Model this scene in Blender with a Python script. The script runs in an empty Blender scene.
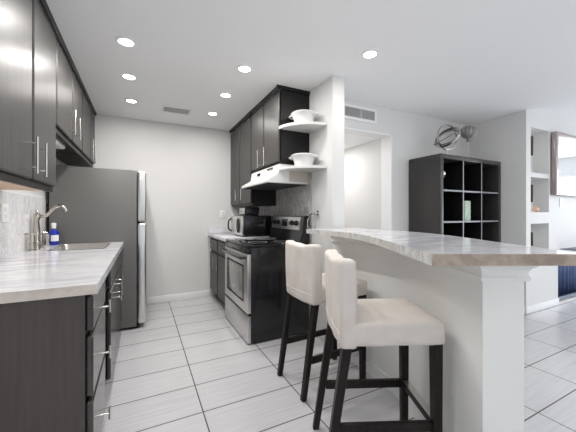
import bpy, bmesh, math, random
from mathutils import Vector, Matrix
random.seed(7)
S = bpy.context.scene
COL = S.collection
PI = math.pi

# ------------------------------------------------------------------ camera, world, daylight, exposure
cam = bpy.data.cameras.new('camera')
cam.sensor_width = 36.0
cam.lens = 290.7 / 576 * 36.0
cam.shift_y = -2.5 / 576
cam.clip_start = 0.05
co = bpy.data.objects.new('camera', cam)
COL.objects.link(co)
co.location = (0, 0, 1.2)
co.rotation_euler = (PI / 2, 0, -math.radians(26.74))
S.camera = co

w = bpy.data.worlds.new('sky')
S.world = w
w.use_nodes = True
bg = w.node_tree.nodes['Background']
bg.inputs[0].default_value = (0.80, 0.90, 1.0, 1)
bg.inputs[1].default_value = 0.9

def area(name, loc, rot, sx, sy, power, color, spread=PI):
    l = bpy.data.lights.new(name, 'AREA')
    l.shape = 'RECTANGLE'
    l.size, l.size_y = sx, sy
    l.energy = power
    l.color = color
    l.spread = spread
    o = bpy.data.objects.new(name, l)
    COL.objects.link(o)
    o.location = loc
    o.rotation_euler = rot
    return o
# daylight lamps outside the windows; front and left windows are unseen, added for light
area('daylight', (0.9, -3.72, 1.35), (PI / 2, 0, 0), 2.6, 1.9, 4, (1.0, 0.95, 0.89))
area('daylight', (5.2, -3.72, 1.25), (PI / 2, 0, 0), 2.6, 2.2, 22, (1.0, 0.96, 0.92))
area('daylight', (8.62, 0.1, 1.3), (PI / 2, 0, PI / 2), 2.6, 1.5, 78, (0.84, 0.92, 1.0))
area('daylight', (-0.93, -1.3, 1.5), (PI / 2, 0, -PI / 2), 2.2, 1.5, 8, (1.0, 0.97, 0.94))
LAMP_W = 6.5
# unseen fill lamps added under the ceilings; the last stands for the hall's lamp
for lx, ly, lw in ((-.10, 1.75, 4), (.787, 1.75, 2), (-.10, 1.1, 4), (.787, 1.1, 2), (.3, -.6, 1.2), (2.5, .9, 5), (2.9, -.6, 8), (5.2, .0, 10), (5.2, -1.6, 9), (2.15, 3.35, 8)):
    o = area('ceiling_lamp', (lx, ly, 2.43 if ly < 3 else 2.115), (0, 0, 0), .09, .09, lw, (1.0, .97, .93))
    o.data.shape = 'DISK'
S.view_settings.view_transform = 'Standard'
S.view_settings.look = 'None'
S.view_settings.gamma = 1.0
S.view_settings.use_curve_mapping = False
S.view_settings.exposure = 0.28
S.cycles.use_denoising = True
S.cycles.max_bounces = 14
S.cycles.diffuse_bounces = 8
S.cycles.glossy_bounces = 5
S.cycles.sample_clamp_indirect = 6.0

# ------------------------------------------------------------------ materials
def mat(name, color, rough=0.5, metal=0.0, spec=0.5, emit=None, estr=0.0, coat=0.0):
    m = bpy.data.materials.new(name)
    m.use_nodes = True
    b = m.node_tree.nodes['Principled BSDF']
    b.inputs['Base Color'].default_value = (*color, 1)
    b.inputs['Roughness'].default_value = rough
    b.inputs['Metallic'].default_value = metal
    b.inputs['Specular IOR Level'].default_value = spec
    b.inputs['Coat Weight'].default_value = coat
    if emit:
        b.inputs['Emission Color'].default_value = (*emit, 1)
        b.inputs['Emission Strength'].default_value = estr
    return m

def nodes(m):
    nt = m.node_tree
    return nt, nt.nodes, nt.links, nt.nodes['Principled BSDF']

def coords(m, scale=(1, 1, 1), loc=(0, 0, 0), rot=(0, 0, 0)):
    nt, N, L, b = nodes(m)
    tc = N.new('ShaderNodeTexCoord')
    mp = N.new('ShaderNodeMapping')
    mp.inputs['Scale'].default_value = scale
    mp.inputs['Location'].default_value = loc
    mp.inputs['Rotation'].default_value = rot
    L.new(tc.outputs['Object'], mp.inputs['Vector'])
    return mp.outputs['Vector']

def ramp(m, fac, stops):
    nt, N, L, b = nodes(m)
    r = N.new('ShaderNodeValToRGB')
    e = r.color_ramp.elements
    while len(e) < len(stops):
        e.new(0.5)
    for k, (p, c) in enumerate(stops):
        e[k].position = p
        e[k].color = (*c, 1)
    L.new(fac, r.inputs[0])
    return r.outputs[0]

def noise(m, vec, scale, detail=4, rough=0.55, dist=0.0):
    nt, N, L, b = nodes(m)
    n = N.new('ShaderNodeTexNoise')
    n.inputs['Scale'].default_value = scale
    n.inputs['Detail'].default_value = detail
    n.inputs['Roughness'].default_value = rough
    n.inputs['Distortion'].default_value = dist
    L.new(vec, n.inputs['Vector'])
    return n.outputs[0]

def bump(m, fac, strength=0.2, dist=0.002):
    nt, N, L, b = nodes(m)
    k = N.new('ShaderNodeBump')
    k.inputs['Strength'].default_value = strength
    k.inputs['Distance'].default_value = dist
    L.new(fac, k.inputs['Height'])
    L.new(k.outputs[0], b.inputs['Normal'])

def mix(m, fac, a, c, mode='MIX'):
    nt, N, L, b = nodes(m)
    x = N.new('ShaderNodeMix')
    x.data_type = 'RGBA'
    x.blend_type = mode
    for sock, v in ((x.inputs[0], fac), (x.inputs[6], a), (x.inputs[7], c)):
        if isinstance(v, (int, float)):
            sock.default_value = v
        elif isinstance(v, tuple):
            sock.default_value = (*v, 1)
        else:
            L.new(v, sock)
    return x.outputs[2]

def painted(name, c, rough=0.6, bstr=0.08):
    m = mat(name, c, rough, spec=0.3)
    n = noise(m, coords(m), 90, 3)
    bump(m, n, bstr, 0.002)
    return m

M = {}
M['wall'] = painted('wall paint', (0.715, 0.71, 0.70))
M['ceiling'] = painted('ceiling paint', (0.94, 0.94, 0.94), 0.75)
M['bar_wall'] = painted('bar wall paint', (0.84, 0.84, 0.82))
M['trim'] = mat('white trim', (0.86, 0.86, 0.86), 0.4)
M['white'] = mat('white enamel', (0.72, 0.715, 0.70), 0.28)
M['porcelain'] = mat('porcelain', (0.74, 0.735, 0.725), 0.2)
M['plastic_white'] = mat('white plastic', (0.85, 0.85, 0.84), 0.35)
M['black'] = mat('black enamel', (0.010, 0.010, 0.012), 0.16)
M['black_matte'] = mat('matte black', (0.008, 0.008, 0.009), 0.6, spec=0.2)
M['glass_black'] = mat('black cooktop glass', (0.006, 0.006, 0.007), 0.06)
M['nickel'] = mat('brushed nickel', (0.70, 0.68, 0.64), 0.24, 1.0)
M['faucet'] = mat('antique nickel', (0.50, 0.47, 0.42), 0.2, 1.0)
M['pewter'] = mat('pewter', (0.50, 0.48, 0.46), 0.25, 1.0)
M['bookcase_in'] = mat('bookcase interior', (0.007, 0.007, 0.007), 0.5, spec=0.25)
M['chrome'] = mat('chrome', (0.85, 0.85, 0.86), 0.1, 1.0)
M['vent_grey'] = mat('vent grey', (0.50, 0.49, 0.48), 0.5)
M['dark_hole'] = mat('dark cavity', (0.05, 0.05, 0.05), 0.8)
M['tan_wood'] = mat('bare plywood', (0.62, 0.42, 0.26), 0.5)
M['niche_wood'] = mat('dark brown wood', (0.05, 0.028, 0.02), 0.4)
M['bookcase'] = mat('black brown bookcase', (0.036, 0.033, 0.032), 0.34)
M['bookcase_edge'] = mat('bookcase edge', (0.27, 0.27, 0.30), 0.3)  # reflected light on the shelf edges, put into their colour
M['bowl_grey'] = mat('woven grey', (0.25, 0.24, 0.23), 0.6)
M['blue'] = mat('blue bottle', (0.012, 0.03, 0.34), 0.15)
M['navy'] = mat('navy stone', (0.02, 0.032, 0.08), 0.25)
M['mesh_navy'] = mat('fire curtain', (0.05, 0.085, 0.19), 0.45, 0.3)
M['mirror'] = mat('mirror glass', (0.92, 0.93, 0.94), 0.02, 1.0)
M['frame'] = mat('mirror frame', (0.42, 0.36, 0.35), 0.3, 0.8)
M['lamp'] = mat('lamp glow', (1, 1, 1), 0.5, emit=(1.0, 0.98, 0.95), estr=9.0)
M['display'] = mat('dark display', (0.01, 0.012, 0.014), 0.1)

# dark stained cabinet fronts: near black with fine vertical grain
def cab(name, c1, c2, rough, spec=0.4):
    m = mat(name, c1, rough, spec=spec)
    v = coords(m, (60, 60, 3))
    n = noise(m, v, 1.0, 5)
    nt, N, L, b = nodes(m)
    L.new(ramp(m, n, [(0.3, c1), (0.7, c2)]), b.inputs['Base Color'])
    bump(m, n, 0.12, 0.001)
    return m
M['cabinet'] = cab('espresso cabinet', (0.040, 0.038, 0.037), (0.066, 0.063, 0.061), 0.38, 0.26)
M['cabinet_low'] = cab('espresso base fronts', (0.040, 0.038, 0.037), (0.066, 0.063, 0.061), 0.20, 0.6)
M['cabinet_body'] = cab('espresso carcass', (0.014, 0.012, 0.011), (0.026, 0.021, 0.019), 0.35)
M['cabinet_black'] = mat('black face frame', (0.009, 0.008, 0.008), 0.4, spec=0.3)
M['end_panel'] = cab('base end panel', (0.068, 0.058, 0.053), (0.085, 0.073, 0.067), 0.42)
M['stool_wood'] = cab('dark stool wood', (0.008, 0.006, 0.0055), (0.018, 0.013, 0.011), 0.40, 0.25)

# stainless steel with fine brushing
def steel(name, c, rough, sc=(4, 4, 120)):
    m = mat(name, c, rough, 1.0)
    n = noise(m, coords(m, sc), 3.0, 4)
    bump(m, n, 0.05, 0.001)
    return m
M['steel'] = steel('stainless steel', (0.66, 0.65, 0.64), 0.3)
M['sink'] = steel('sink steel', (0.62, 0.60, 0.57), 0.28)
m = mat('fridge side grey', (0.135, 0.133, 0.128), 0.42)
bump(m, noise(m, coords(m), 350, 2), 0.15, 0.001)
M['fridge_side'] = m

# white marble / quartz
def marble(name, base, vein, scale, rough=0.12, dist=1.6):
    m = mat(name, base, rough)
    nt, N, L, b = nodes(m)
    v = coords(m, (1, 1.0, 1.0), rot=(0, 0, 0.5))
    a = noise(m, coords(m, (scale * .45, scale * 1.6, scale)), 1.0, 7, 0.6, dist)
    c = noise(m, v, scale * 3.5, 5, 0.6, 0.8)
    col = ramp(m, a, [(0.36, vein), (0.47, tuple(.5 * x + .5 * y for x, y in zip(base, vein))), (0.56, base)])
    col = mix(m, 0.25, col, ramp(m, c, [(0.3, vein), (0.6, base)]))
    L.new(col, b.inputs['Base Color'])
    return m
M['counter'] = marble('white quartz', (0.74, 0.74, 0.76), (0.47, 0.48, 0.53), 3.0)
M['stone_edge'] = marble('honed stone edge', (0.45, 0.365, 0.30), (0.27, 0.205, 0.165), 9.0, 0.4)  # warm light on the bar's end face, put into the stone colour
M['stone_edge_light'] = marble('honed cream edge', (0.66, 0.60, 0.54), (0.46, 0.40, 0.35), 7.0, 0.4)  # warm light on the worktop's near edge, put into the stone colour
M['stone_edge_grey'] = marble('honed grey edge', (0.66, 0.65, 0.63), (0.36, 0.35, 0.34), 14.0, 0.4)

# marble backsplash tiles: brick pattern in the wall's (y, z) plane
def splash(name, bw, rh, c1, c2, grout, rot, veins=0.75):
    m = mat(name, c1, 0.25)
    nt, N, L, b = nodes(m)
    tc = N.new('ShaderNodeTexCoord')
    sx = N.new('ShaderNodeSeparateXYZ')
    cx = N.new('ShaderNodeCombineXYZ')
    L.new(tc.outputs['Object'], sx.inputs[0])
    L.new(sx.outputs[2 if rot else 1], cx.inputs[0])
    L.new(sx.outputs[1 if rot else 2], cx.inputs[1])
    br = N.new('ShaderNodeTexBrick')
    br.inputs['Scale'].default_value = 1.0
    br.inputs['Brick Width'].default_value = bw
    br.inputs['Row Height'].default_value = rh
    br.inputs['Mortar Size'].default_value = 0.0018
    br.inputs['Color1'].default_value = (*c1, 1)
    br.inputs['Color2'].default_value = (*c2, 1)
    br.inputs['Mortar'].default_value = (*grout, 1)
    L.new(cx.outputs[0], br.inputs['Vector'])
    n = noise(m, coords(m, (5, 9, 5)), 2.5, 6, 0.65, 1.8)
    L.new(mix(m, veins, br.outputs[0], ramp(m, n, [(0.36, (0.50, 0.50, 0.52)), (0.56, (1, 1, 1))]), 'MULTIPLY'), b.inputs['Base Color'])
    return m
M['splash'] = splash('marble tile', 0.30, 0.15, (0.80, 0.79, 0.79), (0.68, 0.68, 0.70), (0.60, 0.59, 0.58), True, 0.45)
M['mosaic'] = splash('marble mosaic', 0.075, 0.024, (0.66, 0.65, 0.63), (0.40, 0.39, 0.37), (0.58, 0.57, 0.55), True)

# floor: 0.6 x 0.3 m light porcelain with linear streaks
m = mat('porcelain floor', (0.7, 0.7, 0.72), 0.24)
nt, N, L, b = nodes(m)
br = N.new('ShaderNodeTexBrick')
br.offset = 0.0
br.inputs['Scale'].default_value = 1.0
br.inputs['Brick Width'].default_value = 0.6
br.inputs['Row Height'].default_value = 0.3045
br.inputs['Mortar Size'].default_value = 0.0036
br.inputs['Mortar Smooth'].default_value = 0.0
br.inputs['Color1'].default_value = (0.61, 0.61, 0.63, 1)
br.inputs['Color2'].default_value = (0.58, 0.58, 0.60, 1)
br.inputs['Mortar'].default_value = (0.085, 0.08, 0.08, 1)
L.new(coords(m, loc=(-0.333 + 1.2, -1.496 + 1.2180, 0)), br.inputs['Vector'])
n = noise(m, coords(m, (1.2, 26, 1)), 2.0, 5, 0.6, 0.3)
L.new(mix(m, 0.8, br.outputs[0], ramp(m, n, [(0.25, (0.80, 0.79, 0.79)), (0.7, (1, 1, 1))]), 'MULTIPLY'), b.inputs['Base Color'])
bp = N.new('ShaderNodeBump')
bp.inputs['Strength'].default_value = 0.3
bp.inputs['Distance'].default_value = 0.002
bp.invert = True
L.new(br.outputs[1], bp.inputs['Height'])
L.new(bp.outputs[0], b.inputs['Normal'])
M['floor'] = m

# stool cover: cream woven cotton
m = mat('cream cotton', (0.70, 0.63, 0.575), 0.85, spec=0.15)
nt, N, L, b = nodes(m)
n1 = noise(m, coords(m), 260, 2)
n2 = noise(m, coords(m, (6, 6, 6)), 1.2, 3)
bump(m, n1, 0.25, 0.001)
L.new(ramp(m, n2, [(0.3, (0.66, 0.60, 0.555)), (0.7, (0.73, 0.685, 0.645))]), b.inputs['Base Color'])
M['cotton'] = m

# ------------------------------------------------------------------ mesh helpers
def world_loc(o):
    v = Vector((0, 0, 0))
    while o:
        v += Vector(o.location)
        o = o.parent
    return v

def obj(name, bm, material, parent=None, smooth=True):
    """one mesh object; geometry is given in world coordinates (or in the thing's own frame when the thing is at the origin)"""
    bmesh.ops.recalc_face_normals(bm, faces=bm.faces)
    if parent:
        bmesh.ops.translate(bm, verts=bm.verts, vec=-world_loc(parent))
    me = bpy.data.meshes.new(name)
    bm.to_mesh(me)
    bm.free()
    for mm in (material if isinstance(material, (list, tuple)) else [material]):
        me.materials.append(mm)
    if smooth:
        for p in me.polygons:
            p.use_smooth = True
        try:
            me.set_sharp_from_angle(angle=math.radians(35))
        except Exception:
            pass
    o = bpy.data.objects.new(name, me)
    COL.objects.link(o)
    o.parent = parent
    return o

def tag(o, label, cat, group=None):
    o['label'] = label
    o['category'] = cat
    if group:
        o['group'] = group
    return o

def thing(name, label, cat, loc=(0, 0, 0), group=None):
    o = bpy.data.objects.new(name, None)
    COL.objects.link(o)
    o.location = loc
    o.empty_display_size = 0.1
    return tag(o, label, cat, group)

def struct(name, bm, material, parent=None):
    o = obj(name, bm, material, parent)
    o['kind'] = 'structure'
    return o

def box(bm, x0, x1, y0, y1, z0, z1, bevel=0.0, seg=2):
    r = bmesh.ops.create_cube(bm, size=1.0)
    vs = r['verts']
    for v in vs:
        v.co = Vector(((x0 + x1) / 2 + v.co.x * (x1 - x0), (y0 + y1) / 2 + v.co.y * (y1 - y0), (z0 + z1) / 2 + v.co.z * (z1 - z0)))
    if bevel:
        es = {e for v in vs for e in v.link_edges}
        bmesh.ops.bevel(bm, geom=list(es), offset=bevel, segments=seg, affect='EDGES', profile=0.5, clamp_overlap=True)
    return bm

def B(*a, **k):
    return box(bmesh.new(), *a, **k)

def ring_frame(d):
    d = d.normalized()
    a = Vector((0, 0, 1)) if abs(d.z) < 0.9 else Vector((1, 0, 0))
    u = d.cross(a).normalized()
    return u, d.cross(u).normalized()

def tube(bm, pts, r, n=10, caps=True, closed=False):
    pts = [Vector(p) for p in pts]
    rr = r if isinstance(r, (list, tuple)) else [r] * len(pts)
    rings = []
    u = None
    for i, p in enumerate(pts):
        if closed:
            d = pts[(i + 1) % len(pts)] - pts[i - 1]
        else:
            d = pts[min(i + 1, len(pts) - 1)] - pts[max(i - 1, 0)]
        d.normalize()
        if u is None:
            u, v = ring_frame(d)
        else:
            u = (u - d * u.dot(d))
            u.normalize()
            v = d.cross(u).normalized()
        rings.append([bm.verts.new(p + (u * math.cos(2 * PI * k / n) + v * math.sin(2 * PI * k / n)) * rr[i]) for k in range(n)])
    m_ = len(rings)
    for i in range(m_ if closed else m_ - 1):
        a, c = rings[i], rings[(i + 1) % m_]
        for k in range(n):
            bm.faces.new((a[k], a[(k + 1) % n], c[(k + 1) % n], c[k]))
    if caps and not closed:
        bm.faces.new(rings[0][::-1])
        bm.faces.new(rings[-1])
    return bm

def T(*a, **k):
    return tube(bmesh.new(), *a, **k)

def lathe(bm, c, prof, n=28, axis='z', closed=True):
    """revolve (radius, height) pairs about a vertical axis through c; axis 'x' revolves about x"""
    rings = []
    for r, h in prof:
        ring = []
        for k in range(n):
            a = 2 * PI * k / n
            if axis == 'z':
                p = (c[0] + r * math.cos(a), c[1] + r * math.sin(a), c[2] + h)
            elif axis == 'x':
                p = (c[0] + h, c[1] + r * math.cos(a), c[2] + r * math.sin(a))
            else:
                p = (c[0] + r * math.cos(a), c[1] + h, c[2] + r * math.sin(a))
            ring.append(bm.verts.new(p))
        rings.append(ring)
    for a, b_ in zip(rings, rings[1:]):
        for k in range(n):
            bm.faces.new((a[k], a[(k + 1) % n], b_[(k + 1) % n], b_[k]))
    if closed:
        bm.faces.new(rings[0][::-1])
        bm.faces.new(rings[-1])
    return bm

def prism(bm, poly, z0, z1, bevel=0.0):
    """extrude an (x, y) outline"""
    a = [bm.verts.new((p[0], p[1], z0)) for p in poly]
    c = [bm.verts.new((p[0], p[1], z1)) for p in poly]
    n = len(poly)
    fb = bm.faces.new(a[::-1])
    ft = bm.faces.new(c)
    for k in range(n):
        bm.faces.new((a[k], a[(k + 1) % n], c[(k + 1) % n], c[k]))
    if bevel:
        es = list(ft.edges) + list(fb.edges)
        bmesh.ops.bevel(bm, geom=es, offset=bevel, segments=2, affect='EDGES', profile=0.5)
    return bm

def prism_y(bm, poly, y0, y1):
    """extrude an (x, z) outline along y"""
    a = [bm.verts.new((p[0], y0, p[1])) for p in poly]
    c = [bm.verts.new((p[0], y1, p[1])) for p in poly]
    n = len(poly)
    bm.faces.new(a)
    bm.faces.new(c[::-1])
    for k in range(n):
        bm.faces.new((a[k], c[k], c[(k + 1) % n], a[(k + 1) % n]))
    return bm

def quadtaper(bm, p0, p1, a0, a1, b0=None, b1=None):
    """a square leg from p0 to p1 (centres) with half widths a0/a1 in x and b0/b1 in y"""
    b0 = b0 or a0
    b1 = b1 or a1
    lo = [bm.verts.new((p0[0] + sx * a0, p0[1] + sy * b0, p0[2])) for sx, sy in ((-1, -1), (1, -1), (1, 1), (-1, 1))]
    hi = [bm.verts.new((p1[0] + sx * a1, p1[1] + sy * b1, p1[2])) for sx, sy in ((-1, -1), (1, -1), (1, 1), (-1, 1))]
    bm.faces.new(lo[::-1])
    bm.faces.new(hi)
    es = []
    for k in range(4):
        bm.faces.new((lo[k], lo[(k + 1) % 4], hi[(k + 1) % 4], hi[k]))
    bmesh.ops.bevel(bm, geom=bm.edges[:], offset=0.003, segments=1, affect='EDGES')
    return bm

# ------------------------------------------------------------------ the setting
CH = 2.44
XL, XR = -0.80, 8.5
YB, YF = 4.30, -3.6
struct('floor', B(XL - .12, XR + .12, YF - .12, YB + .12, -0.1, 0.0), M['floor'])
struct('ceiling', B(XL - .12, XR + .12, YF - .12, YB + .12, CH, CH + 0.1), M['ceiling'])
bm = bmesh.new()
box(bm, XL - .12, XL, YF, -2.4, 0, CH)
box(bm, XL - .12, XL, -2.4, -.2, 0, .75)
box(bm, XL - .12, XL, -2.4, -.2, 2.25, CH)
box(bm, XL - .12, XL, -.2, YB, 0, CH)
struct('wall_left', bm, M['wall'])
bm = bmesh.new()
for a, b_ in ((-2.4, -2.35), (-.25, -.2), (-1.325, -1.275)):
    box(bm, XL - .09, XL - .04, a, b_, .75, 2.25)
box(bm, XL - .09, XL - .04, -2.4, -.2, .75, .80)
box(bm, XL - .09, XL - .04, -2.4, -.2, 2.20, 2.25)
struct('window_4', bm, M['trim'])  # unseen window, added to bring in light from the side
struct('wall_back', B(XL - .12, 2.63, YB, YB + .12, 0, CH), M['wall'])
struct('wall_kitchen', B(1.53, 1.665, 2.15, YB, 0, CH, bevel=0.003), M['wall'])
# wall above and beside the hall opening
bm = bmesh.new()
box(bm, 1.665, 2.63, 2.52, 2.64, 2.125, CH)
box(bm, 2.63, 4.10, 2.52, 2.64, 0, CH)
struct('wall_hall', bm, M['wall'])
struct('wall_passage', B(2.63, 2.75, 2.64, YB, 0, CH), M['wall'])
struct('trim_1', B(1.665, 2.63, 2.64, YB, 2.125, 2.2), M['ceiling'])
bm = bmesh.new()
box(bm, 2.615, 2.63, 2.50, 2.66, 0, 2.125)
box(bm, 1.665, 2.63, 2.50, 2.66, 2.11, 2.125)
struct('trim_2', bm, M['trim'])
# wall beside the bookcase, and the wall with the niches
struct('wall_return', B(4.10, 4.205, 2.08, 2.64, 0, CH), M['wall'])
NX0, NX1, NY = 4.205, 4.655, 1.82
NICHES = [(1.70, 2.25), (1.215, 1.645), (0.70, 1.075)]
bm = bmesh.new()
box(bm, 4.10, NX0, NY, 2.08, 0, CH)
zs = [0.0] + [z for n_ in reversed(NICHES) for z in n_] + [CH]
for k in range(0, len(zs), 2):
    box(bm, NX0, NX1, NY, 2.08, zs[k], zs[k + 1])
box(bm, NX0, NX1, 2.08, 2.16, 0, CH)
FX0, FX1, FZ0, FZ1 = 4.90, 6.30, 0.03, 0.66
box(bm, NX1, FX0, NY, 2.16, 0, CH)
box(bm, FX0, FX1, NY, 2.16, FZ1, CH)
box(bm, FX0, FX1, NY, 2.16, 0, FZ0)
box(bm, FX0, FX1, 2.10, 2.16, FZ0, FZ1)
box(bm, FX1, XR, NY, 2.16, 0, CH)
struct('wall_right', bm, M['wall'])
# living-room end wall with a window, and the wall behind the viewpoint with two added windows
def wall_with_holes_y(x0, x1, y0, y1, holes):
    bm = bmesh.new()
    cur = x0
    for a, b_, z0, z1 in holes:
        box(bm, cur, a, y0, y1, 0, CH)
        box(bm, a, b_, y0, y1, 0, z0)
        box(bm, a, b_, y0, y1, z1, CH)
        cur = b_
    box(bm, cur, x1, y0, y1, 0, CH)
    return bm
struct('wall_front', wall_with_holes_y(XL - .12, XR + .12, YF - .12, YF, [(-0.4, 2.2, 0.4, 2.3), (3.9, 6.5, 0.15, 2.35)]), M['wall'])
bm = bmesh.new()
box(bm, XR, XR + .12, YF, -1.2, 0, CH)
box(bm, XR, XR + .12, 1.4, 2.16, 0, CH)
box(bm, XR, XR + .12, -1.2, 1.4, 0, 0.55)
box(bm, XR, XR + .12, -1.2, 1.4, 2.05, CH)
struct('wall_end', bm, M['wall'])
def win_frame_y(name, x0, x1, z0, z1):
    bm = bmesh.new()
    for a, b_ in ((x0, x0 + .05), (x1 - .05, x1), ((x0 + x1) / 2 - .025, (x0 + x1) / 2 + .025)):
        box(bm, a, b_, YF - .09, YF - .04, z0, z1)
    box(bm, x0, x1, YF - .09, YF - .04, z0, z0 + .05)
    box(bm, x0, x1, YF - .09, YF - .04, z1 - .05, z1)
    struct(name, bm, M['trim'])
win_frame_y('window_1', -0.4, 2.2, 0.4, 2.3)  # unseen window, added to light the room from behind the viewpoint
win_frame_y('window_2', 3.9, 6.5, 0.15, 2.35)  # second unseen window, added for more light from behind
bm = bmesh.new()
for a, b_ in ((-1.2, -1.15), (1.35, 1.4), (0.075, 0.125)):
    box(bm, XR + .04, XR + .09, a, b_, 0.55, 2.05)
box(bm, XR + .04, XR + .09, -1.2, 1.4, 0.55, 0.6)
box(bm, XR + .04, XR + .09, -1.2, 1.4, 2.0, 2.05)
struct('window_3', bm, M['trim'])
# baseboards
def bboard(name, x0, x1, y0, y1):
    struct(name, B(x0, x1, y0, y1, 0, 0.085, bevel=0.004), M['trim'])
bboard('baseboard_back', 0.06, 0.90, YB - .014, YB)
bboard('baseboard_hall', 2.63, 4.10, 2.506, 2.52)
bboard('baseboard_passage', 2.616, 2.63, 2.66, YB)
bboard('baseboard_return', 4.086, 4.10, NY, 2.506)
bboard('baseboard_right', 4.086, FX0, NY - .014, NY)
bboard('baseboard_end', FX1, XR, NY - .014, NY)

# bar wall (pony wall) and its crown
WL = [(1.174, .663), (1.312, .925), (1.427, 1.15), (1.480, 1.29), (1.512, 1.43), (1.528, 1.60), (1.53, 1.80), (1.53, 2.149)]
WR = [(1.317, .591), (1.453, .850), (1.560, 1.06), (1.620, 1.21), (1.652, 1.38), (1.664, 1.56), (1.665, 1.80), (1.665, 2.149)]
struct('wall_bar', prism(bmesh.new(), WL + WR[::-1], 0, 1.032), M['bar_wall'])
def offs(line, sgn, d):
    out = []
    for i, p in enumerate(line):
        a = Vector(line[max(i - 1, 0)])
        c = Vector(line[min(i + 1, len(line) - 1)])
        t = (c - a).normalized()
        n_ = Vector((t.y, -t.x)) * sgn
        out.append((p[0] + n_.x * d, p[1] + n_.y * d))
    return out
def crown_line():
    bm = bmesh.new()
    prof = [(0.001, 0.938), (0.010, 0.940), (0.014, 0.947), (0.015, 0.955), (0.010, 0.963), (0.009, 0.972), (0.012, 0.982), (0.019, 0.992), (0.030, 0.999), (0.031, 1.016), (0.024, 1.020), (0.024, 1.031)]
    L_ = [WL[0]] + WL[1:]
    rows = []
    for d, z in prof:
        l = offs(WL, -1, d)
        r = offs(WR, 1, d)
        f = Vector((WR[0][0] - WL[0][0], WR[0][1] - WL[0][1])).normalized()
        fwd = Vector((f.y, -f.x))
        if fwd.y > 0:
            fwd = -fwd
        l[0] = (l[0][0] + fwd.x * d, l[0][1] + fwd.y * d)
        r[0] = (r[0][0] + fwd.x * d, r[0][1] + fwd.y * d)
        l[-1] = (l[-1][0], 2.149)
        r[-1] = (r[-1][0], 2.149)
        rows.append([bm.verts.new((p[0], p[1], z)) for p in l[::-1] + r])
    for a, c in zip(rows, rows[1:]):
        for k in range(len(a) - 1):
            bm.faces.new((a[k], a[k + 1], c[k + 1], c[k]))
    return bm
o = obj('trim_3', crown_line(), M['bar_wall'], None, False)
o['kind'] = 'structure'
bl = offs(WL, -1, 0.012)
struct('baseboard_bar', prism(bmesh.new(), WL + bl[::-1], 0, 0.085), M['trim'])

# ------------------------------------------------------------------ bar top
KE = [(1.245, 2.125), (1.262, 1.80), (1.262, 1.62), (1.240, 1.49), (1.190, 1.335), (1.107, 1.149), (.990, .925), (.829, .622)]
BK = [(1.272, .402), (1.365, .590), (1.475, .800), (1.600, 1.035), (1.680, 1.23), (1.725, 1.43), (1.74, 1.65), (1.74, 2.125)]
bar = thing('bar_countertop', 'curved white marble breakfast bar top with grey veins above the grey half wall', 'countertop', (1.4, 1.3, 1.032))
bm = bmesh.new()
poly = KE + BK
prism(bm, poly, 1.0325, 1.07)
bm.faces.ensure_lookup_table()
for f in bm.faces:
    c = f.calc_center_median()
    if f.normal.z > 0.9 or abs(c.z - 1.07) < 1e-4:
        f.material_index = 0
    else:
        f.material_index = 1
        es = [Vector((v.co.x, v.co.y)) for v in f.verts]
        if all(any((q - Vector(p)).length < 1e-4 for p in (KE[-1], BK[0])) for q in es):
            f.material_index = 2
obj('slab', bm, [M['counter'], M['stone_edge_grey'], M['stone_edge']], bar, smooth=False)

# ------------------------------------------------------------------ cabinets
def bar_pull(parent, p, length, axis, out, r=0.0055, stand=0.036):
    """bar handle centred at p on a front; axis 'z' or 'y'; out = +1/-1 along x"""
    bm = bmesh.new()
    x = p[0] + out * stand
    if axis == 'z':
        tube(bm, [(x, p[1], p[2] - length / 2), (x, p[1], p[2] + length / 2)], r)
        for s in (-1, 1):
            q = p[2] + s * length * 0.32
            tube(bm, [(p[0], p[1], q), (x, p[1], q)], r * .75)
    else:
        tube(bm, [(x, p[1] - length / 2, p[2]), (x, p[1] + length / 2, p[2])], r)
        for s in (-1, 1):
            q = p[1] + s * length * 0.32
            tube(bm, [(p[0], q, p[2]), (x, q, p[2])], r * .75)
    return obj('handle', bm, M['nickel'], parent)

def front_panel(x_back, out, y0, y1, z0, z1, th=0.02):
    """slab door with a chamfered perimeter"""
    bm = bmesh.new()
    xs = (x_back, x_back + out * th)
    box(bm, min(xs), max(xs), y0, y1, z0, z1, bevel=0.007, seg=1)
    return bm

def wall_cabinet(label, group, xw, xf, y0, y1, z0, z1, splits, handles, hz, underside=None, endmat=None):
    """xw: wall side; xf: carcass front; doors stand 2 cm in front"""
    out = 1 if xf > xw else -1
    t = thing('wall_cabinet', label, 'cabinet', ((xw + xf) / 2, (y0 + y1) / 2, z0), group)
    xa, xb = min(xw, xf), max(xw, xf)
    bm = B(xa, xb, y0, y1, z0, z1)
    obj('carcass', bm, endmat or M['cabinet_black'], t)
    ys = [y0] + splits + [y1]
    doors = []
    for a, b_ in zip(ys, ys[1:]):
        d = obj('door', front_panel(xf + out * .001, out, a + .013, b_ - .013, z0 + .026, z1 - .020), M['cabinet'], t)
        doors.append(d)
    for d, (hy, hl) in zip(doors, handles):
        bar_pull(d, (xf + out * .021, hy, hz), hl, 'z', out)
    if underside:
        obj('underside', B(xa + .012, xb - .018, y0 + .01, y1 - .01, z0 - .004, z0), underside, t)
        bm = bmesh.new()
        xs_ = sorted((xf, xf - out * .018))
        box(bm, xs_[0], xs_[1], y0, y1, z0 - .012, z0)
        obj('light_rail', bm, M['cabinet_black'], t)
    return t

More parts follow.
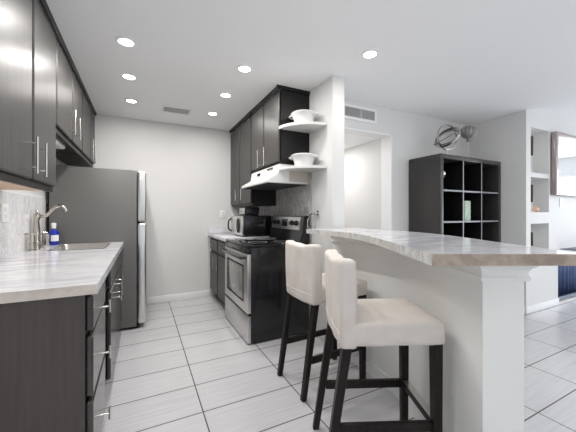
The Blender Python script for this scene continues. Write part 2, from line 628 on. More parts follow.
def crown(t, xf, out, y0, y1, end=None):
    prof = [(0, 2.4055), (.008, 2.4055), (.014, 2.418), (.018, 2.438), (0, 2.438)]
    bm = bmesh.new()
    prism_y(bm, [(xf + out * a, z) for a, z in prof], y0, y1)
    if end:
        x0, x1 = end
        box(bm, min(x0, x1), max(x0, x1), y0 - .014, y0, 2.4055, 2.438)
    obj('crown', bm, M['cabinet_black'], t)

LXF = -0.535
g = 'dark wall cabinets over the sink counter'
t = wall_cabinet('largest dark wall cabinet, upper left corner of the view, above the outlet', g, XL + .001, LXF, 1.40, 2.465, 1.355, 2.405, [1.99], [(1.915, .19), (2.07, .19)], 1.50, M['tan_wood'])
crown(t, LXF + .02, 1, 1.40, 2.465)
t = wall_cabinet('short dark wall cabinet above the faucet, between the tall one and the refrigerator cabinet', g, XL + .001, LXF, 2.47, 3.43, 1.78, 2.405, [2.975], [(2.87, .20), (3.08, .19)], 1.935, M['cabinet_body'])
crown(t, LXF + .02, 1, 2.47, 3.43)
t = wall_cabinet('dark wall cabinet above the refrigerator beside the back wall', g, XL + .001, LXF, 3.435, 4.285, 1.78, 2.405, [3.93], [(3.84, .24), (4.03, .24)], 1.90, M['cabinet_body'])
crown(t, LXF + .02, 1, 3.435, 4.285)
# under-cabinet light fixture
lt = thing('cabinet_light', 'slim white light bar under the short dark cabinet above the faucet', 'light', (-0.63, 2.85, 1.74))
obj('housing', B(-0.66, -0.58, 2.62, 3.06, 1.748, 1.7755, bevel=.004), M['plastic_white'], lt)
obj('diffuser', B(-0.652, -0.588, 2.64, 3.04, 1.741, 1.748, bevel=.002), M['white'], lt)

RXF = 1.21
g = 'dark wall cabinets over the range side'
t = wall_cabinet('tall dark wall cabinet beside the back wall above the microwave', g, 1.529, RXF, 3.365, 4.285, 1.30, 2.405, [3.82], [(3.66, .15), (3.90, .15)], 1.45, None)
crown(t, RXF - .02, -1, 3.365, 4.285)
t = wall_cabinet('dark wall cabinet directly above the white range hood', g, 1.529, RXF, 2.55, 3.36, 1.685, 2.405, [2.955], [(2.862, .20), (3.045, .20)], 1.805, None)
crown(t, RXF - .02, -1, 2.55, 3.36, (RXF - .05, 1.529))

# base cabinets along the left wall, with worktop and sink
BXF = -0.205
def base_carcass(t, xw, xf, y0, y1, m_):
    out = 1 if xf > xw else -1
    xa, xb = min(xw, xf), max(xw, xf)
    obj('carcass', B(xa, xb, y0, y1, 0.10, 0.872), m_, t)
    xk = xf - out * .06
    obj('toe_kick', B(min(xw, xk), max(xw, xk), y0, y1, 0.001, 0.10), M['cabinet_black'], t)
t = thing('base_cabinet', 'dark three-drawer base cabinet with plain end panel, at the near end of the sink counter', 'cabinet', (-.5, 1.65, 0), 'dark base cabinets under the sink counter')
base_carcass(t, XL + .001, BXF, 1.435, 1.90, M['cabinet_black'])
bm = bmesh.new()
box(bm, XL + .001, BXF, 1.420, 1.435, 0.002, 0.872)
obj('end_panel', bm, M['end_panel'], t)
for z0, z1, hz in ((.715, .862, .775), (.445, .692, .565), (.115, .425, .285)):
    d = obj('drawer', front_panel(BXF + .001, 1, 1.432, 1.885, z0, z1, .026), M['cabinet_low'], t)
    bmk = bmesh.new()
    tube(bmk, [(BXF + .027, 1.56, hz), (BXF + .075, 1.56, hz)], .0045)
    tube(bmk, [(BXF + .075, 1.56, hz - .028), (BXF + .075, 1.56, hz + .028)], .0055)
    obj('knob', bmk, M['nickel'], d)
t = thing('base_cabinet', 'dark sink base cabinet with two doors, beside the refrigerator', 'cabinet', (-.5, 2.7, 0), 'dark base cabinets under the sink counter')
bm = bmesh.new()
box(bm, XL + .001, BXF, 1.905, 3.375, .10, .70)
box(bm, BXF - .02, BXF, 1.905, 3.375, .70, .872)
obj('carcass', bm, M['cabinet_black'], t)
obj('toe_kick', B(XL + .001, BXF - .06, 1.905, 3.375, .001, .10), M['cabinet_black'], t)
for a, b_, hy in ((2.20, 2.70, 2.62), (2.71, 3.36, 2.79)):
    d = obj('door', front_panel(BXF + .001, 1, a, b_, .12, .69, .026), M['cabinet_low'], t)
    bar_pull(d, (BXF + .027, hy, .60), .16, 'z', 1, stand=.036)
for a, b_ in ((2.20, 2.70), (2.71, 3.36)):
    obj('drawer', front_panel(BXF + .001, 1, a, b_, .715, .862, .026), M['cabinet_low'], t)

CX1 = -0.160
SX0, SX1, SY0, SY1 = -0.650, -0.268, 2.80, 3.30
ct = thing('countertop', 'white marble worktop with sink cutout along the left wall', 'countertop', (-.5, 2.3, .874))
bm = bmesh.new()
z0, z1 = .8745, .914
box(bm, XL + .001, SX0, 1.40, 3.385, z0, z1)
box(bm, SX1, CX1, 1.40, 3.385, z0, z1)
box(bm, SX0, SX1, 1.40, SY0, z0, z1)
box(bm, SX0, SX1, SY1, 3.385, z0, z1)
bmesh.ops.remove_doubles(bm, verts=bm.verts, dist=1e-5)
for f in bm.faces:
    c = f.calc_center_median()
    f.material_index = 1 if abs(c.y - 1.40) < 1e-4 else 0
obj('slab', bm, [M['counter'], M['stone_edge_light']], ct, smooth=False)
sk = thing('sink', 'stainless steel undermount sink in the left worktop', 'sink', ((SX0 + SX1) / 2, (SY0 + SY1) / 2, .72))
bm = bmesh.new()
def rect(x0, x1, y0, y1, z, r, n=6):
    vs = []
    for cx, cy, a0 in ((x1 - r, y1 - r, 0), (x0 + r, y1 - r, PI / 2), (x0 + r, y0 + r, PI), (x1 - r, y0 + r, 1.5 * PI)):
        for k in range(n + 1):
            a = a0 + PI / 2 * k / n
            vs.append(bm.verts.new((cx + r * math.cos(a), cy + r * math.sin(a), z)))
    return vs
loops = [rect(SX0 + .0005, SX1 - .0005, SY0 + .0005, SY1 - .0005, .9165, .03), rect(SX0 + .01, SX1 - .01, SY0 + .01, SY1 - .01, .9165, .04),
         rect(SX0 + .014, SX1 - .014, SY0 + .014, SY1 - .014, .90, .045), rect(SX0 + .025, SX1 - .025, SY0 + .025, SY1 - .025, .76, .05),
         rect(SX0 + .06, SX1 - .06, SY0 + .06, SY1 - .06, .742, .05)]
for a, c in zip(loops, loops[1:]):
    for k in range(len(a)):
        bm.faces.new((a[k], a[(k + 1) % len(a)], c[(k + 1) % len(a)], c[k]))
bm.faces.new(loops[-1])
obj('basin', bm, M['sink'], sk)
obj('drain', lathe(bmesh.new(), (-.48, 3.03, .743), [(.045, 0), (.045, .003), (.03, .003), (.028, .001)]), M['chrome'], sk)
struct('trim_4', B(XL + .001, XL + .012, 1.30, 3.385, .9145, 1.342), M['splash'])

# outlet plates
def plate(name, label, cat, c, axis, wd=.075, ht=.118, kind='outlet'):
    t = thing(name, label, cat, c)
    h = .006
    if axis == 'x':
        obj('cover', B(c[0], c[0] + h, c[1] - wd / 2, c[1] + wd / 2, c[2] - ht / 2, c[2] + ht / 2, bevel=.002), M['plastic_white'], t)
    else:
        obj('cover', B(c[0] - wd / 2, c[0] + wd / 2, c[1] - h, c[1], c[2] - ht / 2, c[2] + ht / 2, bevel=.002), M['plastic_white'], t)
    if kind == 'outlet':
        for s in (-1, 1):
            z = c[2] + s * .02
            if axis == 'x':
                obj('socket', B(c[0] + h, c[0] + h + .002, c[1] - .016, c[1] + .016, z - .014, z + .014, bevel=.001), M['white'], t)
            else:
                obj('socket', B(c[0] - .016, c[0] + .016, c[1] - h - .002, c[1] - h, z - .014, z + .014, bevel=.001), M['white'], t)
    else:
        obj('rocker', B(c[0] - .017, c[0] + .017, c[1] - h - .004, c[1] - h, c[2] - .034, c[2] + .034, bevel=.002), M['white'], t)
plate('outlet', 'white outlet plate on the marble backsplash at the left edge', 'outlet', (XL + .0125, 2.49, 1.205), 'x', .10, .12)
plate('outlet', 'white outlet plate on the back wall above the range side counter', 'outlet', (1.075, YB - .0005, 1.19), 'y')
plate('light_switch', 'white switch plate on the right wall below the mirror', 'switch', (5.0, NY - .0005, 1.34), 'y', .12, .12, 'switch')

# faucet (bridge style) and soap bottle
fx, fy = -0.748, 2.975
fa = thing('faucet', 'brushed nickel bridge faucet with arched spout at the sink', 'faucet', (fx, fy, .9145))
bm = bmesh.new()
for dy in (-.105, .105):
    lathe(bm, (fx, fy + dy, .9145), [(.024, 0), (.024, .006), (.016, .012), (.015, .03), (.021, .05), (.014, .075), (.018, .10), (.013, .118)], 16)
tube(bm, [(fx, fy - .105, .9145 + .055), (fx, fy + .105, .9145 + .055)], .009)
obj('bridge', bm, M['faucet'], fa)
obj('column', lathe(bmesh.new(), (fx, fy, .9145), [(.026, 0), (.026, .006), (.022, .016), (.016, .045), (.025, .06), (.017, .08), (.024, .15), (.017, .225), (.021, .24), (.027, .265), (.019, .285), (.007, .292), (.011, .305), (.006, .315)], 18), M['faucet'], fa)
z0 = .9145
ctl = [(0, .268), (.025, .262), (.05, .262), (.075, .280), (.10, .315), (.125, .342), (.15, .350), (.172, .342), (.188, .322), (.194, .300)]
sp = [(fx + q, fy, z0 + h) for q, h in ctl]
obj('spout', tube(bmesh.new(), sp, [.0155 - .005 * k / 9 for k in range(10)], 12), M['faucet'], fa)
for dy in (-.105, .105):
    bm = bmesh.new()
    hz = .9145 + .118
    lathe(bm, (fx, fy + dy, hz), [(.010, 0), (.013, .008), (.008, .018)], 14)
    for a in (0.3, 0.3 + PI / 2):
        tube(bm, [(fx - .042 * math.cos(a), fy + dy - .042 * math.sin(a), hz + .01), (fx + .042 * math.cos(a), fy + dy + .042 * math.sin(a), hz + .01)], .007, 8)
    obj('lever', bm, M['faucet'], fa)
spx = thing('side_sprayer', 'small brushed nickel side sprayer between the faucet and the blue bottle', 'sprayer', (-.735, 3.225, .9145))
obj('spray_base', lathe(bmesh.new(), (-.735, 3.225, .9145), [(.022, 0), (.022, .005), (.013, .012), (.012, .03)], 16), M['nickel'], spx)
obj('spray_head', lathe(bmesh.new(), (-.735, 3.225, .9445), [(.010, 0), (.012, .03), (.016, .06), (.015, .075), (.005, .08)], 16), M['nickel'], spx)

bx, by = -.715, 3.33
bo = thing('soap_bottle', 'blue dish soap bottle with white cap between faucet and refrigerator', 'bottle', (bx, by, .9145))
obj('bottle_body', lathe(bmesh.new(), (bx, by, .9145), [(.036, 0), (.040, .006), (.040, .095), (.036, .120), (.018, .142), (.015, .15)], 20), M['blue'], bo)
obj('bottle_cap', lathe(bmesh.new(), (bx, by, .9145), [(.017, .150), (.017, .172), (.019, .174), (.019, .196), (.012, .20)], 18), M['plastic_white'], bo)
bm = bmesh.new()
lathe(bm, (bx, by, .9145), [(.0405, .035), (.0407, .045), (.0407, .080), (.0405, .09)], 20, closed=False)
geom = [f for f in bm.faces if f.calc_center_median().y > by - .012 or f.calc_center_median().x < bx - .012]
bmesh.ops.delete(bm, geom=geom, context='FACES')
obj('bottle_label', bm, M['plastic_white'], bo)

# ------------------------------------------------------------------ refrigerator
fr = thing('refrigerator', 'grey sided refrigerator with stainless doors against the back left corner', 'refrigerator', (-.4, 3.8, 0))
obj('body', B(-.765, -.045, 3.395, 4.25, .03, 1.648, bevel=.006), M['fridge_side'], fr)
bm = bmesh.new()
for z0, z1 in ((1.112, 1.645), (.05, 1.102)):
    bm2 = bmesh.new()
    box(bm2, -.040, .045, 3.397, 4.25, z0, z1, bevel=.022, seg=4)
    d = obj('door', bm2, M['steel'], fr)
obj('base_grille', B(-.06, -.02, 3.41, 4.24, .012, .048), M['black_matte'], fr)
for y in (3.45, 4.20):
    for x in (-.70, -.10):
        obj('foot', lathe(bmesh.new(), (x, y, .0005), [(.018, 0), (.018, .03)], 10), M['black_matte'], fr)

# ------------------------------------------------------------------ range side base cabinet and worktop
t = thing('base_cabinet', 'dark base cabinet with two drawers and two doors between range and back wall', 'cabinet', (1.2, 3.8, 0))
base_carcass(t, 1.529, .908, 3.325, 4.285, M['cabinet_black'])
for a, b_, hy in ((3.350, 3.785, 3.70), (3.825, 4.255, 3.91)):
    d = obj('drawer', front_panel(.907, -1, a, b_, .695, .845, .022), M['cabinet'], t)
    obj('knob', lathe(bmesh.new(), (.885, (a + b_) / 2, .775), [(.005, 0), (.005, -.012), (.012, -.018), (.012, -.024), (.006, -.027)], 12, 'x'), M['nickel'], d)
    d = obj('door', front_panel(.907, -1, a, b_, .12, .655, .022), M['cabinet'], t)
    bar_pull(d, (.885, hy, .55), .15, 'z', -1, r=.005)
ct = thing('countertop', 'white marble worktop under the microwave beside the back wall', 'countertop', (1.2, 3.8, .874))
obj('slab', B(.858, 1.529, 3.318, 4.299, .8745, .914, bevel=.002), M['counter'], ct)
obj('upstand', B(.860, 1.529, 4.279, 4.2995, .9145, 1.00, bevel=.002), M['counter'], ct)
struct('trim_5', B(1.522, 1.529, 2.50, 4.278, .9145, 1.684), M['mosaic'])

# ------------------------------------------------------------------ range
RY0, RY1 = 2.515, 3.312
rg = thing('range', 'freestanding electric range, stainless front and black sides, with knobs on the back panel', 'range', (1.2, 2.93, 0))
obj('body', B(.905, 1.515, RY0, RY1, .012, .885, bevel=.004), M['black'], rg)
bm = bmesh.new()
box(bm, .93, 1.50, RY0 + .03, RY0 + .003, .12, .80)
obj('toe_kick', B(.935, 1.49, RY0 + .02, RY1 - .02, .001, .012), M['black_matte'], rg)
bm.free()
bm = B(.875, 1.515, RY0 - .004, RY1 + .002, .886, .912, bevel=.006)
obj('cooktop', bm, M['glass_black'], rg)
for (x, y, r) in ((1.05, 2.74, .095), (1.05, 3.12, .08), (1.32, 2.74, .08), (1.32, 3.12, .10)):
    bm = bmesh.new()
    lathe(bm, (x, y, .9122), [(r, 0), (r, .0006), (r - .006, .0006), (r - .006, 0)], 32, closed=False)
    obj('burner_ring', bm, M['vent_grey'], rg)
# door with window
dr = obj('oven_door', B(.868, .904, RY0 + .002, RY1 - .002, .285, .825, bevel=.005), M['steel'], rg)
obj('window', B(.8655, .8678, RY0 + .13, RY1 - .13, .385, .700, bevel=.001), mat('oven window', (.34, .335, .32), .12, 0.5), dr)
bm = bmesh.new()
for a, b_, c, d in ((RY0 + .115, RY0 + .13, .37, .715), (RY1 - .13, RY1 - .115, .37, .715), (RY0 + .13, RY1 - .13, .70, .715), (RY0 + .13, RY1 - .13, .37, .385)):
    box(bm, .864, .8678, a, b_, c, d)
obj('window_trim', bm, M['black_matte'], dr)
bm = bmesh.new()
tube(bm, [(.868, RY0 + .05, .79), (.825, RY0 + .06, .79), (.818, RY0 + .10, .79), (.818, RY1 - .10, .79), (.825, RY1 - .06, .79), (.868, RY1 - .05, .79)], .012, 10)
obj('handle', bm, M['black'], dr)
obj('vent_strip', B(.872, .904, RY0 + .002, RY1 - .002, .830, .884, bevel=.004), M['black'], rg)
obj('storage_drawer', B(.868, .904, RY0 + .002, RY1 - .002, .016, .262, bevel=.006), M['steel'], rg)
obj('drawer_gap', B(.885, .904, RY0 + .006, RY1 - .006, .263, .284), M['black_matte'], rg)
# back panel, slightly reclined
bm = bmesh.new()
prism_y(bm, [(1.415, .912), (1.515, .912), (1.515, 1.175), (1.462, 1.175), (1.437, 1.02)], RY0, RY1)
bmesh.ops.bevel(bm, geom=bm.edges[:], offset=.006, segments=2, affect='EDGES')
obj('back_panel', bm, M['black'], rg)
def on_panel(y, z):
    f = (z - 1.02) / .155
    return 1.437 + .025 * f
bm = bmesh.new()
a = [(on_panel(0, z), z) for z in (1.035, 1.16)]
prism_y(bm, [(a[0][0] - .004, 1.03), (a[0][0] + .004, 1.03), (a[1][0] + .004, 1.163), (a[1][0] - .004, 1.163)], RY0 + .06, RY1 - .04)
fas = obj('control_fascia', bm, M['steel'], rg)
bm = bmesh.new()
prism_y(bm, [(on_panel(0, 1.06) - .006, 1.06), (on_panel(0, 1.06) + .004, 1.06), (on_panel(0, 1.14) + .004, 1.14), (on_panel(0, 1.14) - .006, 1.14)], 2.86, 3.0)
obj('display', bm, M['display'], rg)
for y in (2.65, 2.75, 3.08, 3.18):
    z = 1.10
    kn = obj('knob', lathe(bmesh.new(), (on_panel(y, z) - .004, y, z), [(.029, 0), (.029, -.006), (.022, -.010), (.020, -.028), (.012, -.030)], 18, 'x'), M['black'], rg)

rg.location.x -= .012
# ------------------------------------------------------------------ hood
hd = thing('range_hood', 'white under-cabinet range hood above the cooktop', 'range hood', (1.3, 2.95, 1.49))
HY0, HY1 = 2.553, 3.357
bm = bmesh.new()
prism_y(bm, [(1.065, 1.497), (1.521, 1.497), (1.521, 1.683), (1.195, 1.683), (1.185, 1.590), (1.065, 1.520)], HY0, HY1)
bmesh.ops.bevel(bm, geom=bm.edges[:], offset=.004, segments=2, affect='EDGES')
obj('shell', bm, M['white'], hd)
obj('underside', B(1.085, 1.505, HY0 + .02, HY1 - .02, 1.490, 1.4965), M['dark_hole'], hd)
bm = bmesh.new()
for k in range(5):
    box(bm, 1.181, 1.1885, 2.70 + k * .03, 2.722 + k * .03, 1.655, 1.668)
obj('vent_slots', bm, M['dark_hole'], hd)
obj('control_switch', B(1.180, 1.1885, 3.05, 3.13, 1.625, 1.65, bevel=.002), M['black_matte'], hd)
obj('side_panel', B(1.30, 1.52, HY0 - .002, HY0 + .001, 1.515, 1.675), mat('taupe metal', (.52, .46, .41), .35), hd)  # tan reflection on the hood's side, painted as a thin coloured sheet

# ------------------------------------------------------------------ microwave, toaster
mw = thing('microwave', 'black microwave with steel door on the range side counter', 'microwave', (1.2, 3.6, .914))
MX0, MX1, MY0, MY1, MZ0, MZ1 = 1.10, 1.46, 3.36, 3.86, .926, 1.175
obj('body', B(MX0, MX1, MY0, MY1, MZ0, MZ1, bevel=.006), M['black'], mw)
for x in (MX0 + .04, MX1 - .04):
    for y in (MY0 + .04, MY1 - .04):
        obj('foot', lathe(bmesh.new(), (x, y, .9143), [(.012, 0), (.012, .012)], 10), M['black_matte'], mw)
d = obj('door', B(MX0 - .022, MX0 - .001, MY0 + .13, MY1 - .004, MZ0 + .006, MZ1 - .006, bevel=.005), M['steel'], mw)
obj('window', B(MX0 - .0245, MX0 - .022, MY0 + .20, MY1 - .06, MZ0 + .05, MZ1 - .05, bevel=.001), M['vent_grey'], d)
bm = bmesh.new()
tube(bm, [(MX0 - .022, MY1 - .03, MZ0 + .04), (MX0 - .06, MY1 - .03, MZ0 + .07), (MX0 - .066, MY1 - .03, (MZ0 + MZ1) / 2), (MX0 - .06, MY1 - .03, MZ1 - .07), (MX0 - .022, MY1 - .03, MZ1 - .04)], .010, 10)
obj('handle', bm, M['black'], d)
bm = bmesh.new()
ring = [(MX0 - .030, MY0 + .155 + .035 * math.cos(2 * PI * k / 28), (MZ0 + MZ1) / 2 + .085 * math.sin(2 * PI * k / 28)) for k in range(28)]
tube(bm, ring, .007, 8, closed=True)
obj('door_ring', bm, M['black'], d)
obj('control_panel', B(MX0 - .022, MX0 - .001, MY0 + .004, MY0 + .126, MZ0 + .006, MZ1 - .006, bevel=.004), M['steel'], mw)
to = thing('toaster', 'small black toaster on top of the microwave', 'toaster', (1.25, 3.60, MZ1))
obj('body', B(1.17, 1.36, 3.52, 3.74, MZ1 + .004, MZ1 + .105, bevel=.014, seg=3), M['black'], to)
obj('front_plate', B(1.158, 1.169, 3.53, 3.73, MZ1 + .012, MZ1 + .095, bevel=.004), M['steel'], to)
bm = bmesh.new()
for y in (3.59, 3.65):
    box(bm, 1.19, 1.34, y, y + .025, MZ1 + .105, MZ1 + .1065)
obj('slots', bm, M['dark_hole'], to)
for x in (1.20, 1.33):
    for y in (3.55, 3.71):
        obj('foot', lathe(bmesh.new(), (x, y, MZ1 + .0005), [(.010, 0), (.010, .006)], 8), M['black_matte'], to)
obj('lever', B(1.145, 1.158, 3.62, 3.64, MZ1 + .05, MZ1 + .06, bevel=.002), M['black'], to)

# ------------------------------------------------------------------ corner shelves and casseroles
def corner_shelf(label, z):
    x1, y1 = 1.529, 2.548
    rx, ry = .345, .31
    pts = [(x1, y1)]
    for k in range(21):
        a = PI + PI / 2 * k / 20
        pts.append((x1 + rx * math.cos(a), y1 + ry * math.sin(a)))
    t = tag(obj('corner_shelf', prism(bmesh.new(), pts, z, z + .025, bevel=.004), M['white']), label, 'shelf', 'white corner shelves')
    return t
corner_shelf('upper white quarter-round corner shelf on the end of the dark cabinets', 2.015)
corner_shelf('lower white quarter-round corner shelf beside the range hood', 1.617)
def casserole(label, x, y, z, lid):
    t = thing('casserole_dish', label, 'dish', (x, y, z), 'white casseroles on the corner shelves')
    k = 1.0
    prof = [(.078, .001), (.084, .004), (.092, .045), (.108, .085), (.122, .096), (.126, .103), (.122, .108), (.112, .104), (.102, .088), (.088, .05), (.078, .012), (.0, .010)]
    bm = bmesh.new()
    lathe(bm, (x, y, z), prof[:-1], 36)
    obj('bowl', bm, M['porcelain'], t)
    for a in (-.9, PI - .9):
        c, s = math.cos(a), math.sin(a)
        pts = []
        for q in range(9):
            b_ = -PI / 2 + PI * q / 8
            rr = .112 + .034 * math.cos(b_)
            tt = .045 * math.sin(b_)
            pts.append((x + c * rr - s * tt, y + s * rr + c * tt, z + .092))
        obj('handle', T(pts, .007, 8), M['porcelain'], t)
    if lid:
        bm = lathe(bmesh.new(), (x, y, z + .104), [(.118, .0), (.118, .006), (.085, .020), (.03, .030), (.014, .031), (.016, .045), (.010, .05)], 32)
        obj('lid', bm, M['porcelain'], t)
    else:
        bm = lathe(bmesh.new(), (x, y, z + .104), [(.115, .0), (.118, .008), (.110, .012), (.02, .014)], 32)
        obj('lid', bm, M['porcelain'], t)
casserole('white handled casserole dish on the upper corner shelf', 1.385, 2.415, 2.0405, False)
casserole('white handled casserole dish on the lower corner shelf beside the hood', 1.385, 2.415, 1.6425, False)

# towel ring
tr = thing('towel_ring', 'chrome towel ring on the wall beside the range', 'towel ring', (1.529, 2.40, 1.20))
obj('mount', lathe(bmesh.new(), (1.5295, 2.385, 1.205), [(.024, 0), (.024, -.008), (.010, -.014), (.010, -.045), (.013, -.05), (.006, -.055)], 18, 'x'), M['chrome'], tr)
ring = [(1.4835 - .012 * (1 - math.cos(2 * PI * k / 36)), 2.385 + .085 * math.sin(2 * PI * k / 36) + .02, 1.12 + .08 * math.cos(2 * PI * k / 36)) for k in range(36)]
obj('ring', tube(bmesh.new(), ring, .005, 8, closed=True), M['chrome'], tr)

# ------------------------------------------------------------------ ceiling lights and vents
def downlight(x, y, label, power=1.0):
    t = thing('ceiling_light', label, 'light', (x, y, CH), 'recessed ceiling lights')
    obj('trim_ring', lathe(bmesh.new(), (x, y, CH), [(.066, -.0005), (.064, -.005), (.050, -.007), (.0465, -.0005)], 40, closed=False), M['trim'], t)
    obj('lens', lathe(bmesh.new(), (x, y, CH), [(.0462, -.001), (.0462, -.004), (.040, -.006)], 40), M['lamp'], t)
    l = bpy.data.lights.new('bulb', 'AREA')
    l.shape = 'DISK'
    l.size = .085
    l.energy = LAMP_W * power
    l.color = (1.0, .97, .93)
    lo = bpy.data.objects.new('bulb', l)
    COL.objects.link(lo)
    lo.parent = t
    lo.location = (0, 0, -.012)
for x, y, lab in ((-.10, 2.40, 'recessed ceiling light over the sink side, nearest of the left row'),
                  (-.10, 3.00, 'recessed ceiling light over the sink side, middle of the left row'),
                  (-.10, 3.63, 'recessed ceiling light over the sink side, farthest of the left row'),
                  (.787, 2.39, 'recessed ceiling light before the range cabinets, nearest of that row'),
                  (.787, 3.01, 'recessed ceiling light before the range cabinets, middle of that row'),
                  (.787, 3.64, 'recessed ceiling light before the range cabinets, nearest to the back wall'),
                  (1.586, 1.731, 'recessed ceiling light above the breakfast bar')):
    downlight(x, y, lab, (.5 if x < 1.5 else .4) if (y > 3.5 or x > 1.5) else 1.0 if y > 2.7 else 1.0)
def grille(t, horizontal, x0, x1, c0, c1, base, n, louver):
    bmf = bmesh.new()
    f = .028
    if horizontal:   # on the ceiling: c = y
        for a in ((x0, x1, c0, c0 + f), (x0, x1, c1 - f, c1), (x0, x0 + f, c0 + f, c1 - f), (x1 - f, x1, c0 + f, c1 - f)):
            box(bmf, a[0], a[1], a[2], a[3], base - .008, base - .0005)
        obj('frame', bmf, M['trim'], t)
        obj('duct', B(x0 + f, x1 - f, c0 + f, c1 - f, base - .0015, base - .0005), M['dark_hole'], t)
        bm = bmesh.new()
        for k in range(n):
            y = c0 + f + (c1 - c0 - 2 * f) * (k + .5) / n
            box(bm, x0 + f, x1 - f, y - louver, y + louver, base - .006, base - .003)
        obj('louvers', bm, M['vent_grey'], t)
    else:            # on a wall facing -y: c = z
        for a in ((x0, x1, c0, c0 + f), (x0, x1, c1 - f, c1), (x0, x0 + f, c0 + f, c1 - f), (x1 - f, x1, c0 + f, c1 - f)):
            box(bmf, a[0], a[1], base - .010, base - .0005, a[2], a[3])
        obj('frame', bmf, M['trim'], t)
        obj('duct', B(x0 + f, x1 - f, base - .0015, base - .0005, c0 + f, c1 - f), M['dark_hole'], t)
        bm = bmesh.new()
        for k in range(n):
            z = c0 + f + (c1 - c0 - 2 * f) * (k + .5) / n
            box(bm, x0 + f, x1 - f, base - .008, base - .003, z - louver, z + louver)
        for k in (1, 2):
            xx = x0 + (x1 - x0) * k / 3
            box(bm, xx - .008, xx + .008, base - .009, base - .002, c0 + f, c1 - f)
        obj('louvers', bm, M['vent_grey'], t)
t = thing('ceiling_vent', 'rectangular grey louvred vent in the ceiling near the back wall', 'vent', (.375, 3.71, CH))
grille(t, True, .205, .545, 3.60, 3.83, CH, 8, .006)
t = thing('wall_vent', 'wide louvred return vent high on the wall over the hall opening', 'vent', (2.0, 2.52, 2.3))
grille(t, False, 1.72, 2.40, 2.225, 2.385, 2.52, 9, .0032)

# ------------------------------------------------------------------ bookcase and what is on it
KX0, KX1, KY0, KY1, KZ = 2.915, 4.084, 2.085, 2.504, 1.858
bk = thing('bookcase', 'black cube bookcase three cells wide in the corner behind the bar', 'bookcase', (3.5, 2.3, 0))
th = .05
bm = bmesh.new()
box(bm, KX0, KX1, KY0, KY1, KZ - th, KZ, bevel=.002)
box(bm, KX0, KX1, KY0, KY1, .001, th, bevel=.002)
box(bm, KX0, KX0 + th, KY0, KY1, th, KZ - th, bevel=.002)
box(bm, KX1 - th, KX1, KY0, KY1, th, KZ - th, bevel=.002)
obj('carcass', bm, M['bookcase'], bk)
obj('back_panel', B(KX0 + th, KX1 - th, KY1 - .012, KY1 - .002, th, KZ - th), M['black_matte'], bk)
cw = (KX1 - KX0 - 2 * th) / 3
chh = (KZ - 2 * th) / 5
for k in (1, 2):
    x = KX0 + th + cw * k
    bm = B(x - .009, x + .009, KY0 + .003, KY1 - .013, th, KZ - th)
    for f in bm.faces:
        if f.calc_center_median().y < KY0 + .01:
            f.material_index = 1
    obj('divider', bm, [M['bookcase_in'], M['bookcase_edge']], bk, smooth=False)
for k in range(1, 5):
    z = th + chh * k
    for q in range(3):
        x0 = KX0 + th + cw * q + (.0092 if q else 0)
        x1 = KX0 + th + cw * (q + 1) - (.0092 if q < 2 else 0)
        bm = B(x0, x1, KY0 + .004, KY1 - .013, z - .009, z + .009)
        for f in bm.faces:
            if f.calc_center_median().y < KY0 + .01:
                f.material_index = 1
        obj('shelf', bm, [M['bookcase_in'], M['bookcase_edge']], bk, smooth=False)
ztop = KZ - th - chh + .0095      # floor of the top row of cells
zmid = KZ - th - 2 * chh + .0095
def globe_ornament(name, label, x, y, z, r, m_):
    t = thing(name, label, 'ornament', (x, y, z), 'ornaments inside the bookcase')
    obj('stand', lathe(bmesh.new(), (x, y, z), [(.045, 0), (.045, .006), (.012, .016), (.009, .15), (.02, .16)], 18), M['nickel'], t)
    prof = [(max(r * math.sin(PI * k / 14), .002), .155 + r - r * math.cos(PI * k / 14)) for k in range(15)]
    obj('ball', lathe(bmesh.new(), (x, y, z), prof, 24), m_, t)
globe_ornament('ball_ornament', 'shiny silver ball ornament on a stand in the top left bookcase cell', KX0 + th + .10, 2.17, ztop, .036, M['chrome'])
globe_ornament('ball_ornament', 'dim dark ball ornament on a stand, right of the shiny one in the bookcase', KX0 + th + .25, 2.28, ztop, .034, M['bowl_grey'])
bkx = KX0 + th + cw + .075
book = thing('book', 'upright book with pale green patterned cover in the middle bookcase cell', 'book', (bkx, 2.14, zmid))
m = mat('patterned cover', (.5, .55, .5), .5)
nt, N, L, b = nodes(m)
vo = N.new('ShaderNodeTexVoronoi')
vo.inputs['Scale'].default_value = 45
L.new(coords(m), vo.inputs['Vector'])
L.new(ramp(m, vo.outputs['Distance'], [(0.2, (.70, .28, .25)), (0.35, (.75, .78, .72)), (0.6, (.35, .55, .42))]), b.inputs['Base Color'])
obj('cover', B(bkx, bkx + .115, 2.12, 2.155, zmid, zmid + .235, bevel=.002), m, book)
obj('pages', B(bkx + .004, bkx + .117, 2.124, 2.151, zmid + .003, zmid + .232), M['white'], book)
vx, vy = KX0 + th + 2 * cw - .10, 2.30
tag(obj('vase', lathe(bmesh.new(), (vx, vy, zmid), [(.04, 0), (.06, .05), (.065, .12), (.04, .19), (.03, .22), (.036, .235), (.03, .235), (.024, .22)], 24), M['bowl_grey']), 'dark vase in the middle bookcase cell beside the patterned book', 'vase', 'ornaments inside the bookcase')

